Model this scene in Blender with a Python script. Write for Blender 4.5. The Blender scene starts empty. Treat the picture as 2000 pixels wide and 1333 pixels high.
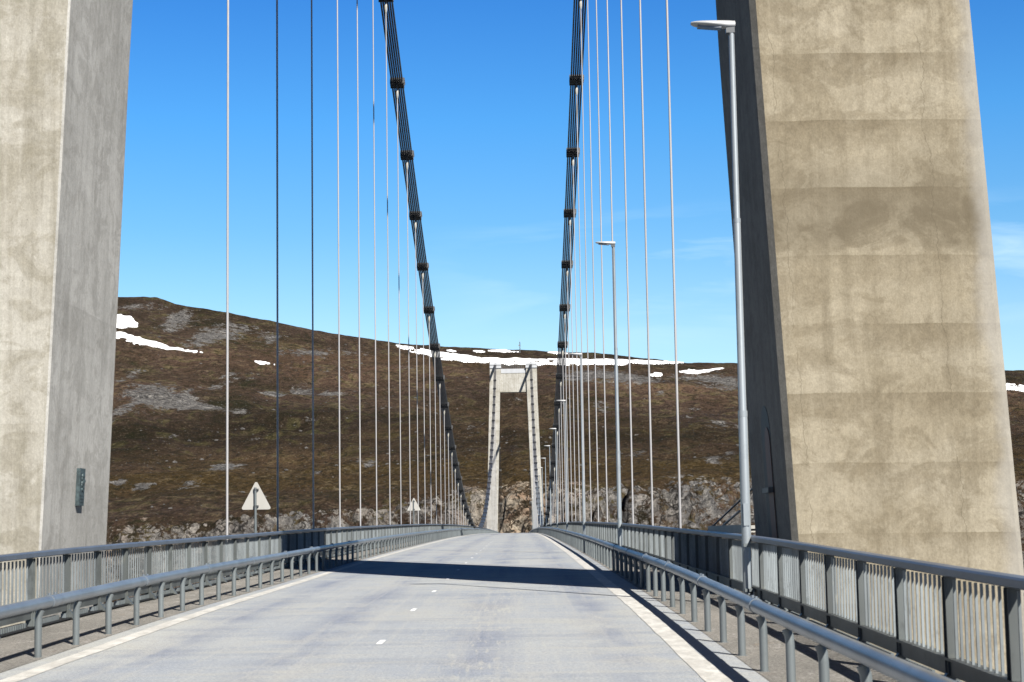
import bpy, math, random
import numpy as np
from mathutils import Vector, Matrix
random.seed(7)
scene = bpy.context.scene
COL = scene.collection
R = math.radians
# ------------------------------------------------------------------ deck profile
KY = np.array([-15, 0, 15, 27, 40, 60, 90, 130, 180, 240, 288.5])
KZ = np.array([-.26, 0, .2546, .4816, .6366, .8583, 1.1087, 1.38, 1.58, 1.70, 1.73])
_h = np.diff(KY); _d = np.diff(KZ) / _h
_m = np.concatenate([[_d[0]], (_d[:-1]*_h[1:] + _d[1:]*_h[:-1])/(_h[1:]+_h[:-1]), [0.0]])
def deck(Y):
    Y = float(Y)
    if Y > 288.5: Y = 577 - Y
    if Y <= KY[0]: return KZ[0] + _m[0]*(Y-KY[0])
    i = min(int(np.searchsorted(KY, Y))-1, len(_h)-1); i = max(i, 0)
    t = (Y-KY[i])/_h[i]; H = _h[i]
    return float((2*t**3-3*t**2+1)*KZ[i]+(t**3-2*t**2+t)*H*_m[i]+(-2*t**3+3*t**2)*KZ[i+1]+(t**3-t**2)*H*_m[i+1])
def slope(Y): return (deck(Y+.5)-deck(Y-.5))
Y0, Y1 = -30.0, 662.0            # ends of the bridge deck that is built
TN, TF = 32.6, 551.0             # tower positions
# ------------------------------------------------------------------ mesh builder
class MB:
    def __init__(s): s.v = []; s.f = []; s.sm = []
    def add(s, vs, fs, smooth=False):
        o = len(s.v); s.v += [tuple(v) for v in vs]
        for f in fs: s.f.append(tuple(i+o for i in f)); s.sm.append(smooth)
    def box(s, x0, x1, y0, y1, z0, z1, zs=None):
        vs = [(x0,y0,z0),(x1,y0,z0),(x1,y1,z0),(x0,y1,z0),(x0,y0,z1),(x1,y0,z1),(x1,y1,z1),(x0,y1,z1)]
        if zs: vs = [(a,b,c+zs(b)) for a,b,c in vs]
        s.add(vs, [(3,2,1,0),(4,5,6,7),(0,1,5,4),(1,2,6,5),(2,3,7,6),(3,0,4,7)])
    def hexa(s, bot, top):
        n = len(bot)
        s.add(list(bot)+list(top), [tuple(range(n-1,-1,-1)), tuple(range(n,2*n))] + [(i,(i+1)%n,n+(i+1)%n,n+i) for i in range(n)])
    def tube(s, pts, r, n=10, caps=True, smooth=True):
        P = [Vector(p) for p in pts]; rs = r if isinstance(r,(list,tuple)) else [r]*len(P)
        rings = []
        ref = None
        for i,p in enumerate(P):
            t = (P[min(i+1,len(P)-1)]-P[max(i-1,0)])
            if t.length < 1e-9: t = Vector((0,0,1))
            t.normalize()
            if ref is None: ref = Vector((1,0,0)) if abs(t.x) < .8 else Vector((0,0,1))
            a = t.cross(ref).normalized(); b = t.cross(a).normalized()
            rings.append([p + a*(rs[i]*math.cos(2*math.pi*k/n)) + b*(rs[i]*math.sin(2*math.pi*k/n)) for k in range(n)])
        vs = [v for q in rings for v in q]; fs = []
        for i in range(len(P)-1):
            for k in range(n):
                fs.append((i*n+k, i*n+(k+1)%n, (i+1)*n+(k+1)%n, (i+1)*n+k))
        s.add(vs, fs, smooth)
        if caps:
            m = len(P)-1
            s.add(rings[0], [tuple(range(n))[::-1]]); s.add(rings[m], [tuple(range(n))])
    def sweep(s, prof, ys, x=0.0, zs=deck):
        """closed profile (dx,dz) swept along the deck"""
        n = len(prof); vs = []; fs = []
        for y in ys:
            z = zs(y); vs += [(x+a, y, z+b) for a,b in prof]
        for i in range(len(ys)-1):
            for k in range(n):
                fs.append((i*n+k, i*n+(k+1)%n, (i+1)*n+(k+1)%n, (i+1)*n+k))
        fs.append(tuple(range(n))[::-1]); m = (len(ys)-1)*n; fs.append(tuple(range(m, m+n)))
        s.add(vs, fs)
    def mesh(s, name, mat):
        me = bpy.data.meshes.new(name); me.from_pydata(s.v, [], s.f)
        me.polygons.foreach_set('use_smooth', s.sm)
        me.materials.append(mat); me.update()
        import bmesh
        bm = bmesh.new(); bm.from_mesh(me); bmesh.ops.recalc_face_normals(bm, faces=bm.faces); bm.to_mesh(me); bm.free()
        return me
    def build(s, name, mat, parent=None):
        o = bpy.data.objects.new(name, s.mesh(name, mat)); COL.objects.link(o)
        if parent: o.parent = parent
        return o
def tag(o, label=None, cat=None, group=None, kind=None):
    if label: o['label'] = label
    if cat: o['category'] = cat
    if group: o['group'] = group
    if kind: o['kind'] = kind
    return o
def empty(name, loc=(0,0,0)):
    o = bpy.data.objects.new(name, None); o.location = loc; COL.objects.link(o); o.empty_display_size = .3
    return o
def copy_child(src, parent, loc=None):
    c = src.copy(); COL.objects.link(c); c.parent = parent
    if loc is not None: c.location = loc
    return c
def yrange(a, b, step):
    n = max(1, int(round((b-a)/step))); return [a+(b-a)*i/n for i in range(n+1)]
# ------------------------------------------------------------------ materials
def mat(name):
    m = bpy.data.materials.new(name); m.use_nodes = True
    nt = m.node_tree; nt.nodes.clear()
    out = nt.nodes.new('ShaderNodeOutputMaterial'); b = nt.nodes.new('ShaderNodeBsdfPrincipled')
    nt.links.new(b.outputs[0], out.inputs[0])
    return m, nt, b
class N:
    def __init__(s, nt): s.nt = nt; s.geo = nt.nodes.new('ShaderNodeNewGeometry')
    def L(s, a, b): s.nt.links.new(a, b)
    def val(s, sock, v):
        if hasattr(v, 'is_linked') or hasattr(v, 'links'): s.L(v, sock)
        else: sock.default_value = v
    def pos(s, sc=(1,1,1), rot=(0,0,0), loc=(0,0,0)):
        m = s.nt.nodes.new('ShaderNodeMapping'); m.inputs['Scale'].default_value = sc; m.inputs['Rotation'].default_value = rot; m.inputs['Location'].default_value = loc
        s.L(s.geo.outputs['Position'], m.inputs['Vector']); return m.outputs[0]
    def noise(s, vec, scale=1, detail=4, rough=.55, dist=0):
        n = s.nt.nodes.new('ShaderNodeTexNoise'); n.inputs['Scale'].default_value = scale; n.inputs['Detail'].default_value = detail
        n.inputs['Roughness'].default_value = rough; n.inputs['Distortion'].default_value = dist
        s.L(vec, n.inputs['Vector']); return n.outputs[0]
    def vor(s, vec, scale=1, feature='F1', out=0):
        n = s.nt.nodes.new('ShaderNodeTexVoronoi'); n.feature = feature; n.inputs['Scale'].default_value = scale
        s.L(vec, n.inputs['Vector']); return n.outputs[out]
    def ramp(s, fac, stops, interp='LINEAR'):
        n = s.nt.nodes.new('ShaderNodeValToRGB'); s.L(fac, n.inputs[0]); e = n.color_ramp.elements; n.color_ramp.interpolation = interp
        while len(e) < len(stops): e.new(.5)
        for q, (p, c) in zip(e, stops):
            q.position = p; q.color = (c, c, c, 1) if isinstance(c, (int, float)) else (*c, 1)
        return n.outputs[0]
    def mix(s, fac, a, b, mode='MIX'):
        n = s.nt.nodes.new('ShaderNodeMix'); n.data_type = 'RGBA'; n.blend_type = mode; n.clamp_factor = True
        s.val(n.inputs['Factor'], fac)
        for k, v in ((6, a), (7, b)):
            if isinstance(v, tuple): n.inputs[k].default_value = (*v, 1)
            else: s.L(v, n.inputs[k])
        return n.outputs[2]
    def math(s, op, a, b=0.0, c=0.0):
        n = s.nt.nodes.new('ShaderNodeMath'); n.operation = op
        for i, v in enumerate((a, b, c)): s.val(n.inputs[i], v)
        return n.outputs[0]
    def sep(s, v):
        n = s.nt.nodes.new('ShaderNodeSeparateXYZ'); s.L(v, n.inputs[0]); return n.outputs
    def attr(s, name):
        n = s.nt.nodes.new('ShaderNodeAttribute'); n.attribute_name = name; return n.outputs['Fac']
    def bump(s, b, h, strength=.3, dist=.02):
        n = s.nt.nodes.new('ShaderNodeBump'); n.inputs['Strength'].default_value = strength; n.inputs['Distance'].default_value = dist
        s.L(h, n.inputs['Height']); s.L(n.outputs[0], b.inputs['Normal'])
def flat_mat(name, col, rough=.5, metal=0.0, var=.12, scale=3.0, spec=.5, streak=True):
    col = tuple(q*.57 for q in col) if max(col) < .8 else col
    m, nt, b = mat(name); n = N(nt)
    f = n.noise(n.pos((scale, scale, scale*(.25 if streak else 1))), 1, 5, .6)
    lo = tuple(c*(1-var*1.6) for c in col); hi = tuple(min(1, c*(1+var)) for c in col)
    c = n.ramp(f, [(.3, lo), (.7, hi)])
    gr = n.noise(n.pos((6, 2.2, 3), loc=(4, 1, 2)), 1, 6, .7)
    c = n.mix(n.math('MULTIPLY', n.ramp(gr, [(.54, 0.), (.64, 1.)]), min(1, var*2.2)), c, tuple(q*.55 for q in col))
    c = n.mix(n.math('MULTIPLY', n.ramp(gr, [(.30, 1.), (.40, 0.)]), min(1, var*1.6)), c, (min(1, col[0]*1.25+.02), min(1, col[1]*1.2+.012), col[2]*1.1))
    n.L(c, b.inputs['Base Color']); b.inputs['Roughness'].default_value = rough; b.inputs['Metallic'].default_value = metal
    b.inputs['Specular IOR Level'].default_value = spec
    return m
# weathered concrete, poured in lifts with a damp dark fringe under each joint
def concrete_mat(name, light, mid, dark, band, band_h, band_off, streak_amt, patch_s=1.0, stain=None, edge=None):
    light, mid, dark = [tuple(q*.61 for q in c_) for c_ in (light, mid, dark)]
    m, nt, b = mat(name); n = N(nt)
    P = n.pos()
    x, y, z = n.sep(P)[:3]
    big = n.noise(n.pos((.55*patch_s, .55*patch_s, .75*patch_s)), 1, 6, .62, .4)
    mids = n.noise(n.pos((1.1, 1.1, 1.5), loc=(3, 7, 1)), 1, 7, .68, .8)
    strk = n.noise(n.pos((3.2, 3.2, .16)), 1, 6, .62)
    fine = n.noise(n.pos((9, 9, 7)), 1, 6, .7)
    c = n.mix(n.ramp(big, [(.36, 0.), (.62, 1.)]), light, mid)
    c = n.mix(n.math('MULTIPLY', n.ramp(mids, [(.50, 0.), (.56, .75), (.7, 1.)]), .55), c, dark)
    # lift bands
    wob = n.math('MULTIPLY', n.math('SUBTRACT', n.noise(n.pos((.5, .5, .02)), 1, 4, .6), .5), .10)
    zz = n.math('ADD', n.math('ADD', z, wob), band_off)
    fr = n.math('FRACT', n.math('DIVIDE', zz, band_h))
    jn = n.math('SUBTRACT', n.noise(n.pos((1.4, 1.4, .9), loc=(9, 2, 0)), 1, 6, .65, .6), .5)
    fr2 = n.math('ADD', fr, n.math('MULTIPLY', jn, 1.1))
    dk = n.ramp(fr2, [(.55, 0.), (.75, .55), (1.0, 1.)])
    joint = n.ramp(fr, [(.0, .35), (.014, 0.), (.90, 0.), (.97, .25), (1.0, .5)])
    sel = n.ramp(n.noise(n.pos((.22, .22, .45), loc=(0, 0, 5)), 1, 4), [(.42, .0), (.60, 1.)])
    c = n.mix(n.math('MULTIPLY', n.math('MULTIPLY', dk, sel), band), c, dark)
    c = n.mix(n.math('MULTIPLY', n.math('MULTIPLY', joint, sel), band*.8), c, tuple(q*.8 for q in dark))
    c = n.mix(n.math('MULTIPLY', n.ramp(strk, [(.46, 0.), (.68, 1.)]), streak_amt), c, tuple(q*.85 for q in dark))
    c = n.mix(n.math('MULTIPLY', n.ramp(strk, [(.25, 1.), (.42, 0.)]), streak_amt*.8), c, tuple(min(1, q*1.12) for q in light))
    c = n.mix(.22, c, n.ramp(fine, [(.30, (.12, .11, .10)), (.5, (.5, .5, .5)), (.70, (.88, .87, .84))]), 'SOFT_LIGHT')
    vf = n.noise(n.pos((34, 34, 24)), 1, 4, .75)
    c = n.mix(.22, c, n.ramp(vf, [(.34, (.12, .12, .12)), (.5, (.5, .5, .5)), (.66, (.88, .88, .88))]), 'SOFT_LIGHT')
    if stain:
        zw = n.math('ADD', z, n.math('MULTIPLY', n.math('SUBTRACT', n.noise(n.pos((.35, .35, .6), loc=(2, 0, 7))  , 1, 7, .68, .5), .5), 2.6))
        a0, a1, a2, a3 = [(q-0.0)/20. for q in stain]
        c = n.mix(n.math('MULTIPLY', n.ramp(n.math('DIVIDE', zw, 20.), [(a0, 0.), (a1, .8), (a2, 1.), (a3, 0.)]), n.ramp(mids, [(.36, .5), (.60, .85)])), c, tuple(q*.72 for q in dark))
    if edge:
        xe = n.math('ADD', n.math('ADD', x, n.math('MULTIPLY', z, .048)), n.math('MULTIPLY', n.math('SUBTRACT', n.noise(n.pos((.7, .7, .7), loc=(5, 2, 7)), 1, 5, .6), .5), .8))
        c = n.mix(n.ramp(n.math('DIVIDE', xe, 20.), [(edge/20., 0.), (edge/20.+.012, .5)]), c, (.27, .262, .245))
    # hairline cracks and pock marks
    crk_x = None
    if stain:
        for x0, ph in ((8.95, 0.), (6.42, 4.)):
            xq = n.math('ADD', n.math('ADD', x, n.math('MULTIPLY', z, .052)), n.math('MULTIPLY', n.math('SUBTRACT', n.noise(n.pos((0.0, 0.0, 1.1), loc=(ph, 1, ph)), 1, 7, .65), .5), .55))
            q1 = n.ramp(n.math('ABSOLUTE', n.math('SUBTRACT', xq, x0)), [(0., .6), (.010, 0.)])
            c = n.mix(n.math('MULTIPLY', q1, n.ramp(n.noise(n.pos((0, 0, .5), loc=(9, 9, ph)), 1, 3), [(.40, 0.), (.5, 1.)])), c, tuple(q*.6 for q in dark))
    cr = n.vor(n.pos((.32, .32, .05), loc=(1, 2, 3)), 1, 'DISTANCE_TO_EDGE')
    cr2 = n.math('ADD', cr, n.math('MULTIPLY', n.math('SUBTRACT', n.noise(n.pos((2.2, 2.2, 2.2)), 1, 5, .6), .5), .05))
    crack = n.ramp(n.math('ABSOLUTE', cr2), [(0., .3 if not stain else 0.), (.004, 0.)])
    c = n.mix(n.math('MULTIPLY', crack, n.ramp(mids, [(.42, 0.), (.56, 1.)])), c, tuple(q*.55 for q in dark))
    pk = n.vor(n.pos((5, 5, 5)), 1)
    c = n.mix(n.ramp(pk, [(.03, .55), (.07, 0.)]), c, (.09, .08, .06))
    n.L(c, b.inputs['Base Color']); b.inputs['Roughness'].default_value = .92; b.inputs['Specular IOR Level'].default_value = .2
    n.bump(b, n.math('ADD', fine, n.math('MULTIPLY', strk, .7)), .35, .02)
    return m
M = {}
M['tower_right'] = concrete_mat('concrete_tan', (.40, .355, .268), (.325, .28, .20), (.205, .168, .112), .95, 1.17, -.42, .5, 1.0, (6.15, 6.55, 6.95, 8.3), 9.5)
M['tower_left'] = concrete_mat('concrete_pale', (.505, .485, .43), (.405, .38, .32), (.265, .24, .18), .4, 1.25, .1, .8, .7)
M['tower_grey'] = concrete_mat('concrete_grey', (.58, .57, .54), (.48, .472, .445), (.335, .325, .30), .3, 3.1, .4, .45, .8)
M['tower_grey_shade'] = concrete_mat('concrete_grey_inner_shade', (.26, .255, .235), (.22, .213, .195), (.16, .153, .135), .3, 3.1, .4, .45, .8)  # right leg's inner face: same concrete darkened, shade put into the colour
M['tower_far'] = concrete_mat('concrete_far_tower', (.56, .55, .51), (.47, .455, .41), (.33, .305, .25), .55, 3.1, .4, .5, .5)
M['galv'] = flat_mat('galvanised_grey_blue', (.225, .255, .265), .42, .25, .14, 2.0)
M['rail_green'] = flat_mat('rail_grey_green', (.135, .152, .152), .5, .1, .3, .9)
M['bars'] = flat_mat('railing_bar_paint', (.29, .325, .34), .5, .1, .34, .9)
M['handrail'] = flat_mat('handrail_paint', (.145, .18, .245), .42, .1, .15, 1.0, streak=False)
M['tube'] = flat_mat('guard_tube_galvanised', (.28, .325, .375), .36, .35, .16, 1.4, streak=False)
M['hanger'] = flat_mat('hanger_white_paint', (.52, .51, .52), .4, .0, .08, .5)
M['rope'] = flat_mat('cable_rope_dark', (.085, .085, .093), .4, .0, .2, .6, spec=.5, streak=False)
M['clamp'] = flat_mat('cable_clamp_dark', (.022, .023, .027), .5, .0, .08, 1.5, streak=False)
M['bolt'] = flat_mat('bolt_zinc', (.3, .3, .32), .4, .3, .1, 4)
M['socket'] = flat_mat('socket_cream', (.5, .48, .42), .5, .0, .15, 3)
M['lamp_pole'] = flat_mat('lamp_pole_zinc', (.42, .465, .495), .36, .3, .1, 1.2)
M['lamp_head'] = flat_mat('lamp_head_grey', (.55, .56, .57), .4, .0, .06, 2)
M['lens'] = flat_mat('lamp_lens', (.25, .27, .3), .2, .0, .06, 2)
M['sign_back'] = flat_mat('sign_back_grey', (.52, .51, .48), .55, .0, .05, 2)
M['sign_red'] = flat_mat('sign_face_red', (.55, .03, .03), .5)
M['black'] = flat_mat('shade_black', (.012, .013, .015), .6, .0, .2, 3)  # flat black, shade of the railing gap and door recess put into colour
M['bronze'] = flat_mat('bronze_patina', (.085, .125, .135), .5, .3, .35, 14, streak=False)
M['white_steel'] = flat_mat('white_steel', (.55, .54, .5), .5, .0, .12, 2)
M['dark_steel'] = flat_mat('dark_steel', (.12, .13, .14), .5, .2, .15, 2)
M['door'] = flat_mat('red_brown_door', (.13, .055, .04), .6, .0, .2, 2)
M['deck_side'] = flat_mat('deck_concrete', (.32, .30, .27), .9, .0, .2, .7)
M['snow'] = flat_mat('old_snow', (.86, .87, .89), .7, .0, .03, .05, streak=False)
M['saddle_box'] = flat_mat('saddle_housing', (.57, .59, .62), .6, .0, .1, .6)
def road_mat():
    m, nt, b = mat('worn_asphalt'); n = N(nt)
    x, y, z = n.sep(n.pos())[:3]
    base = n.noise(n.pos((.22, .12, 1)), 1, 6, .62, .3)
    cross = n.noise(n.pos((.45, 3.2, 1), loc=(4, 0, 0)), 1, 6, .7, .25)      # scraped across by ploughs
    crossb = n.noise(n.pos((.28, 1.1, 1), loc=(1, 9, 0)), 1, 5, .6, .2)
    along = n.noise(n.pos((5.0, .10, 1), loc=(2, 0, 0)), 1, 5, .7)
    grit = n.noise(n.pos((38, 38, 38)), 1, 4, .75)
    stone = n.vor(n.pos((55, 55, 55)), 1)
    c = n.mix(n.ramp(base, [(.35, 0.), (.65, 1.)]), (.345, .370, .425), (.45, .455, .46))
    c = n.mix(n.math('MULTIPLY', n.ramp(crossb, [(.49, 0.), (.60, 1.)]), .42), c, (.25, .275, .335))
    c = n.mix(n.math('MULTIPLY', n.ramp(cross, [(.52, 0.), (.62, 1.)]), .5), c, (.46, .45, .425))
    c = n.mix(n.math('MULTIPLY', n.ramp(cross, [(.30, 1.), (.43, 0.)]), .30), c, (.25, .27, .32))
    # the two polished wheel paths of the right lane and of the left lane
    wp = None
    for xc, w in ((.95, .55), (2.55, .45), (-1.15, .5), (-2.75, .5)):
        g = n.math('SUBTRACT', 1.0, n.math('DIVIDE', n.math('ABSOLUTE', n.math('SUBTRACT', x, xc)), w))
        g = n.math('MAXIMUM', g, 0.0); wp = g if wp is None else n.math('MAXIMUM', wp, g)
    wpn = n.math('MULTIPLY', wp, n.ramp(n.noise(n.pos((.8, .35, 1), loc=(3, 3, 0)), 1, 5, .65), [(.4, .1), (.6, 1.)]))
    c = n.mix(n.math('MULTIPLY', wpn, .75), c, (.19, .215, .30))
    tanp = n.ramp(n.noise(n.pos((.55, .35, 1), loc=(9, 2, 0)), 1, 6, .7, .6), [(.52, 0.), (.62, 1.)])
    c = n.mix(n.math('MULTIPLY', n.math('MULTIPLY', tanp, n.ramp(grit, [(.4, .2), (.6, 1.)])), .6), c, (.47, .45, .41))
    # hatched scratches left by chains and plough blades
    h1 = n.noise(n.pos((2.2, 16, 1), loc=(7, 1, 0)), 1, 3, .6)
    h2 = n.noise(n.pos((17, 1.2, 1), loc=(5, 5, 0)), 1, 3, .6)
    hx = n.math('SUBTRACT', 1.0, n.math('DIVIDE', n.math('ABSOLUTE', n.math('SUBTRACT', x, 1.15)), 1.1))
    hm = n.ramp(n.noise(n.pos((.5, .3, 1), loc=(0, 4, 0)), 1, 4, .6), [(.44, 0.), (.54, 1.)])
    hh = n.math('MAXIMUM', n.ramp(h1, [(.56, 0.), (.62, 1.)]), n.ramp(h2, [(.56, 0.), (.62, 1.)]))
    c = n.mix(n.math('MULTIPLY', n.math('MULTIPLY', hh, n.math('MULTIPLY', hm, n.math('MAXIMUM', hx, .06))), .75), c, (.50, .49, .46))
    c = n.mix(n.math('MULTIPLY', n.ramp(along, [(.50, 0.), (.62, 1.)]), .38), c, (.46, .455, .45))
    c = n.mix(.5, c, n.ramp(grit, [(.36, (.05, .05, .05)), (.5, (.5, .5, .5)), (.64, (.95, .95, .95))]), 'SOFT_LIGHT')
    c = n.mix(n.math('MULTIPLY', n.ramp(stone, [(.05, 1.), (.16, 0.)]), .25), c, (.5, .48, .44))
    c = n.mix(1.0, c, (.735, .745, .725), 'MULTIPLY')
    n.L(c, b.inputs['Base Color']); b.inputs['Roughness'].default_value = .74; b.inputs['Specular IOR Level'].default_value = .35
    n.bump(b, n.math('ADD', grit, n.math('MULTIPLY', cross, .6)), .5, .012)
    return m
M['road'] = road_mat()
def walk_mat():
    m, nt, b = mat('gritty_walkway'); n = N(nt)
    base = n.noise(n.pos((.8, .3, 1)), 1, 6, .65, .5)
    grit = n.noise(n.pos((30, 30, 30)), 1, 5, .75)
    peb = n.vor(n.pos((26, 26, 26)), 1)
    rust = n.noise(n.pos((1.2, .6, 1), loc=(5, 3, 0)), 1, 5, .7, 1)
    c = n.mix(n.ramp(base, [(.35, 0.), (.65, 1.)]), (.20, .19, .17), (.30, .28, .25))
    c = n.mix(n.math('MULTIPLY', n.ramp(rust, [(.60, 0.), (.68, 1.)]), .5), c, (.27, .19, .12))
    c = n.mix(n.math('MULTIPLY', n.ramp(n.noise(n.pos((4, 1.5, 1), loc=(8, 8, 0)), 1, 5, .7), [(.58, 0.), (.64, 1.)]), .6), c, (.42, .40, .37))
    c = n.mix(.8, c, n.ramp(grit, [(.36, (.02, .02, .02)), (.5, (.5, .5, .5)), (.64, (.97, .97, .97))]), 'SOFT_LIGHT')
    c = n.mix(n.math('MULTIPLY', n.ramp(peb, [(.1, 1.), (.25, 0.)]), .35), c, (.36, .35, .33))
    c = n.mix(1.0, c, (.72, .72, .72), 'MULTIPLY')
    n.L(c, b.inputs['Base Color']); b.inputs['Roughness'].default_value = .95
    n.bump(b, grit, .8, .03)
    return m
M['walk'] = walk_mat()
def paint_mat():
    m, nt, b = mat('worn_white_paint'); n = N(nt)
    w = n.noise(n.pos((5, 2.2, 1)), 1, 6, .7); g = n.noise(n.pos((30, 30, 30)), 1, 4, .75)
    c = n.mix(n.ramp(w, [(.36, 0.), (.58, .85)]), (.70, .685, .64), (.46, .445, .41))
    c = n.mix(.4, c, n.ramp(g, [(.3, (.15, .15, .15)), (.5, (.5, .5, .5)), (.7, (.85, .85, .85))]), 'SOFT_LIGHT')
    c = n.mix(1.0, c, (.78, .78, .78), 'MULTIPLY')
    n.L(c, b.inputs['Base Color']); b.inputs['Roughness'].default_value = .7
    return m
M['paint'] = paint_mat()
M['dash'] = flat_mat('dash_white_paint', (.80, .80, .79), .6, 0, .1, 3)
def water_mat():
    m, nt, b = mat('fjord_water'); n = N(nt)
    b.inputs['Base Color'].default_value = (.01, .03, .05, 1); b.inputs['Roughness'].default_value = .12
    n.bump(b, n.noise(n.pos((.25, .25, .25)), 1, 6, .6), .5, .4)
    return m
M['water'] = water_mat()
def hill_mat():
    m, nt, b = mat('tundra_hillside'); n = N(nt)
    big = n.noise(n.pos((.010, .006, .012)), 1, 6, .6, .6)
    midn = n.noise(n.pos((.045, .028, .05), loc=(3, 1, 0)), 1, 7, .65, .8)
    small = n.noise(n.pos((.22, .12, .22), loc=(1, 5, 0)), 1, 7, .72, .3)
    tiny = n.noise(n.pos((.75, .38, .75)), 1, 5, .75)
    rust = n.attr('rust'); rock = n.attr('rock'); tan = n.attr('tan')
    c = n.ramp(n.math('ADD', n.math('MULTIPLY', big, .45), n.math('MULTIPLY', midn, .55)),
               [(.38, (.026, .024, .012)), (.46, (.048, .032, .021)), (.54, (.062, .041, .031)), (.62, (.10, .070, .044))])
    c = n.mix(1.0, c, n.ramp(n.attr('tone'), [(0., (.34, .36, .34)), (.5, (.72, .73, .78)), (1., (1.35, 1.25, 1.2))]), 'MULTIPLY')
    c = n.mix(n.math('MULTIPLY', n.ramp(midn, [(.53, 0.), (.62, 1.)]), .6), c, (.046, .044, .016))
    c = n.mix(n.math('MULTIPLY', rust, n.ramp(midn, [(.3, .45), (.55, .9)])), c, (.047, .031, .010))
    c = n.mix(n.math('MULTIPLY', n.ramp(small, [(.40, 1.), (.49, 0.)]), .75), c, (.012, .011, .007))
    c = n.mix(n.math('MULTIPLY', n.ramp(small, [(.52, 0.), (.60, 1.)]), n.math('MULTIPLY', n.ramp(midn, [(.46, .04), (.60, .8)]), n.ramp(n.attr('tone'), [(.25, .25), (.7, 1.)]))), c, (.125, .098, .062))
    c = n.mix(n.math('MULTIPLY', n.ramp(tiny, [(.38, 1.), (.47, 0.)]), .7), c, (.010, .010, .007))
    c = n.mix(n.math('MULTIPLY', n.ramp(tiny, [(.57, 0.), (.65, 1.)]), .35), c, (.20, .17, .12))
    # bare rock and scree
    dv = n.nt.nodes.new('ShaderNodeTexNoise'); dv.inputs['Scale'].default_value = .12; dv.inputs['Detail'].default_value = 4; n.L(n.pos(), dv.inputs['Vector'])
    dm = n.nt.nodes.new('ShaderNodeVectorMath'); dm.operation = 'MULTIPLY_ADD'; n.L(dv.outputs['Color'], dm.inputs[0]); dm.inputs[1].default_value = (16, 16, 14); n.L(n.pos(), dm.inputs[2])
    def dpos(sc):
        m_ = n.nt.nodes.new('ShaderNodeMapping'); m_.inputs['Scale'].default_value = sc; n.L(dm.outputs[0], m_.inputs['Vector']); return m_.outputs[0]
    rn = n.math('ADD', rock, n.math('MULTIPLY', n.math('SUBTRACT', n.noise(n.pos((.13, .08, .18), loc=(6, 6, 0)), 1, 8, .8, .5), .5), 3.2))
    rm = n.ramp(rn, [(.47, 0.), (.55, 1.)])
    rs = n.noise(dpos((.30, .22, .26)), 1, 8, .78, .4)
    rs2 = n.noise(n.pos((.9, .6, .9), loc=(2, 8, 3)), 1, 6, .8)
    rs = n.math('ADD', n.math('MULTIPLY', rs, .65), n.math('MULTIPLY', rs2, .35))
    crk = n.vor(dpos((.16, .12, .10)), 1, 'DISTANCE_TO_EDGE')
    blk = n.vor(dpos((.16, .12, .10)), 1, 'F1', 1)
    blv = n.sep(blk)[0]
    rc = n.ramp(rs, [(.40, (.02, .02, .022)), (.47, (.085, .084, .084)), (.53, (.16, .156, .15)), (.61, (.30, .285, .26))])
    rt = n.ramp(rs, [(.38, (.08, .068, .052)), (.46, (.25, .21, .16)), (.53, (.36, .30, .225)), (.61, (.50, .43, .34))])
    ct = n.noise(n.pos((.10, .08, .14), loc=(4, 4, 9)), 1, 6, .65)
    rt = n.mix(n.math('MULTIPLY', n.ramp(ct, [(.48, 0.), (.6, 1.)]), .55), rt, (.30, .16, .085))
    rt = n.mix(n.math('MULTIPLY', n.ramp(ct, [(.36, 1.), (.44, 0.)]), .5), rt, rc)
    rc = n.mix(1.0, rc, (.95, .94, .94), 'MULTIPLY')
    rc = n.mix(n.math('MULTIPLY', tan, .9), rc, rt)
    rc = n.mix(n.math('MULTIPLY', blv, .35), rc, (.05, .046, .042))
    rc = n.mix(n.math('MULTIPLY', n.ramp(crk, [(.01, 1.), (.07, 0.)]), n.ramp(ct, [(.36, .2), (.52, 1.)])), rc, (.02, .019, .018))
    c = n.mix(rm, c, rc)
    n.L(c, b.inputs['Base Color']); b.inputs['Roughness'].default_value = 1; b.inputs['Specular IOR Level'].default_value = .05
    n.bump(b, n.math('ADD', n.math('MULTIPLY', small, 1.0), n.math('MULTIPLY', rs, .6)), .9, 3.0)
    return m
M['hill'] = hill_mat()
M['boulder'] = flat_mat('boulder_grey', (.12, .115, .108), .95, 0, .4, .8, streak=False)
# ------------------------------------------------------------------ setting: water
w = MB(); w.add([(-3000,-3000,-32),(3000,-3000,-32),(3000,4000,-32),(-3000,4000,-32)], [(0,1,2,3)])
tag(w.build('water', M['water']), kind='structure')
# ------------------------------------------------------------------ setting: hillside (height field)
_rng = np.random.RandomState(11); _T = _rng.rand(256, 256)
def vnoise(x, y):
    xi = np.floor(x).astype(int); yi = np.floor(y).astype(int); fx = x-xi; fy = y-yi
    fx = fx*fx*fx*(fx*(fx*6-15)+10); fy = fy*fy*fy*(fy*(fy*6-15)+10)
    g = lambda a, b: _T[a & 255, b & 255]
    return (g(xi,yi)*(1-fx)+g(xi+1,yi)*fx)*(1-fy)+(g(xi,yi+1)*(1-fx)+g(xi+1,yi+1)*fx)*fy - .5
def fbm(x, y, o=4, g=.5):
    s = 0; a = 1.0
    for i in range(o): s = s+a*vnoise(x+17.3*i, y+5.1*i); x = x*2.03; y = y*2.03; a *= g
    return s
YR = 1800.0
_ux = np.array([-900,-640,-405,-370,-350,-292,-214,-162,-120,-73,-26,47,99,167,224,503,680,900])
_ue = np.array([.128,.140,.1385,.1388,.1345,.1290,.1186,.1130,.1095,.1057,.1036,.1017,.0998,.0955,.0938,.0890,.085,.08])
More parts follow.
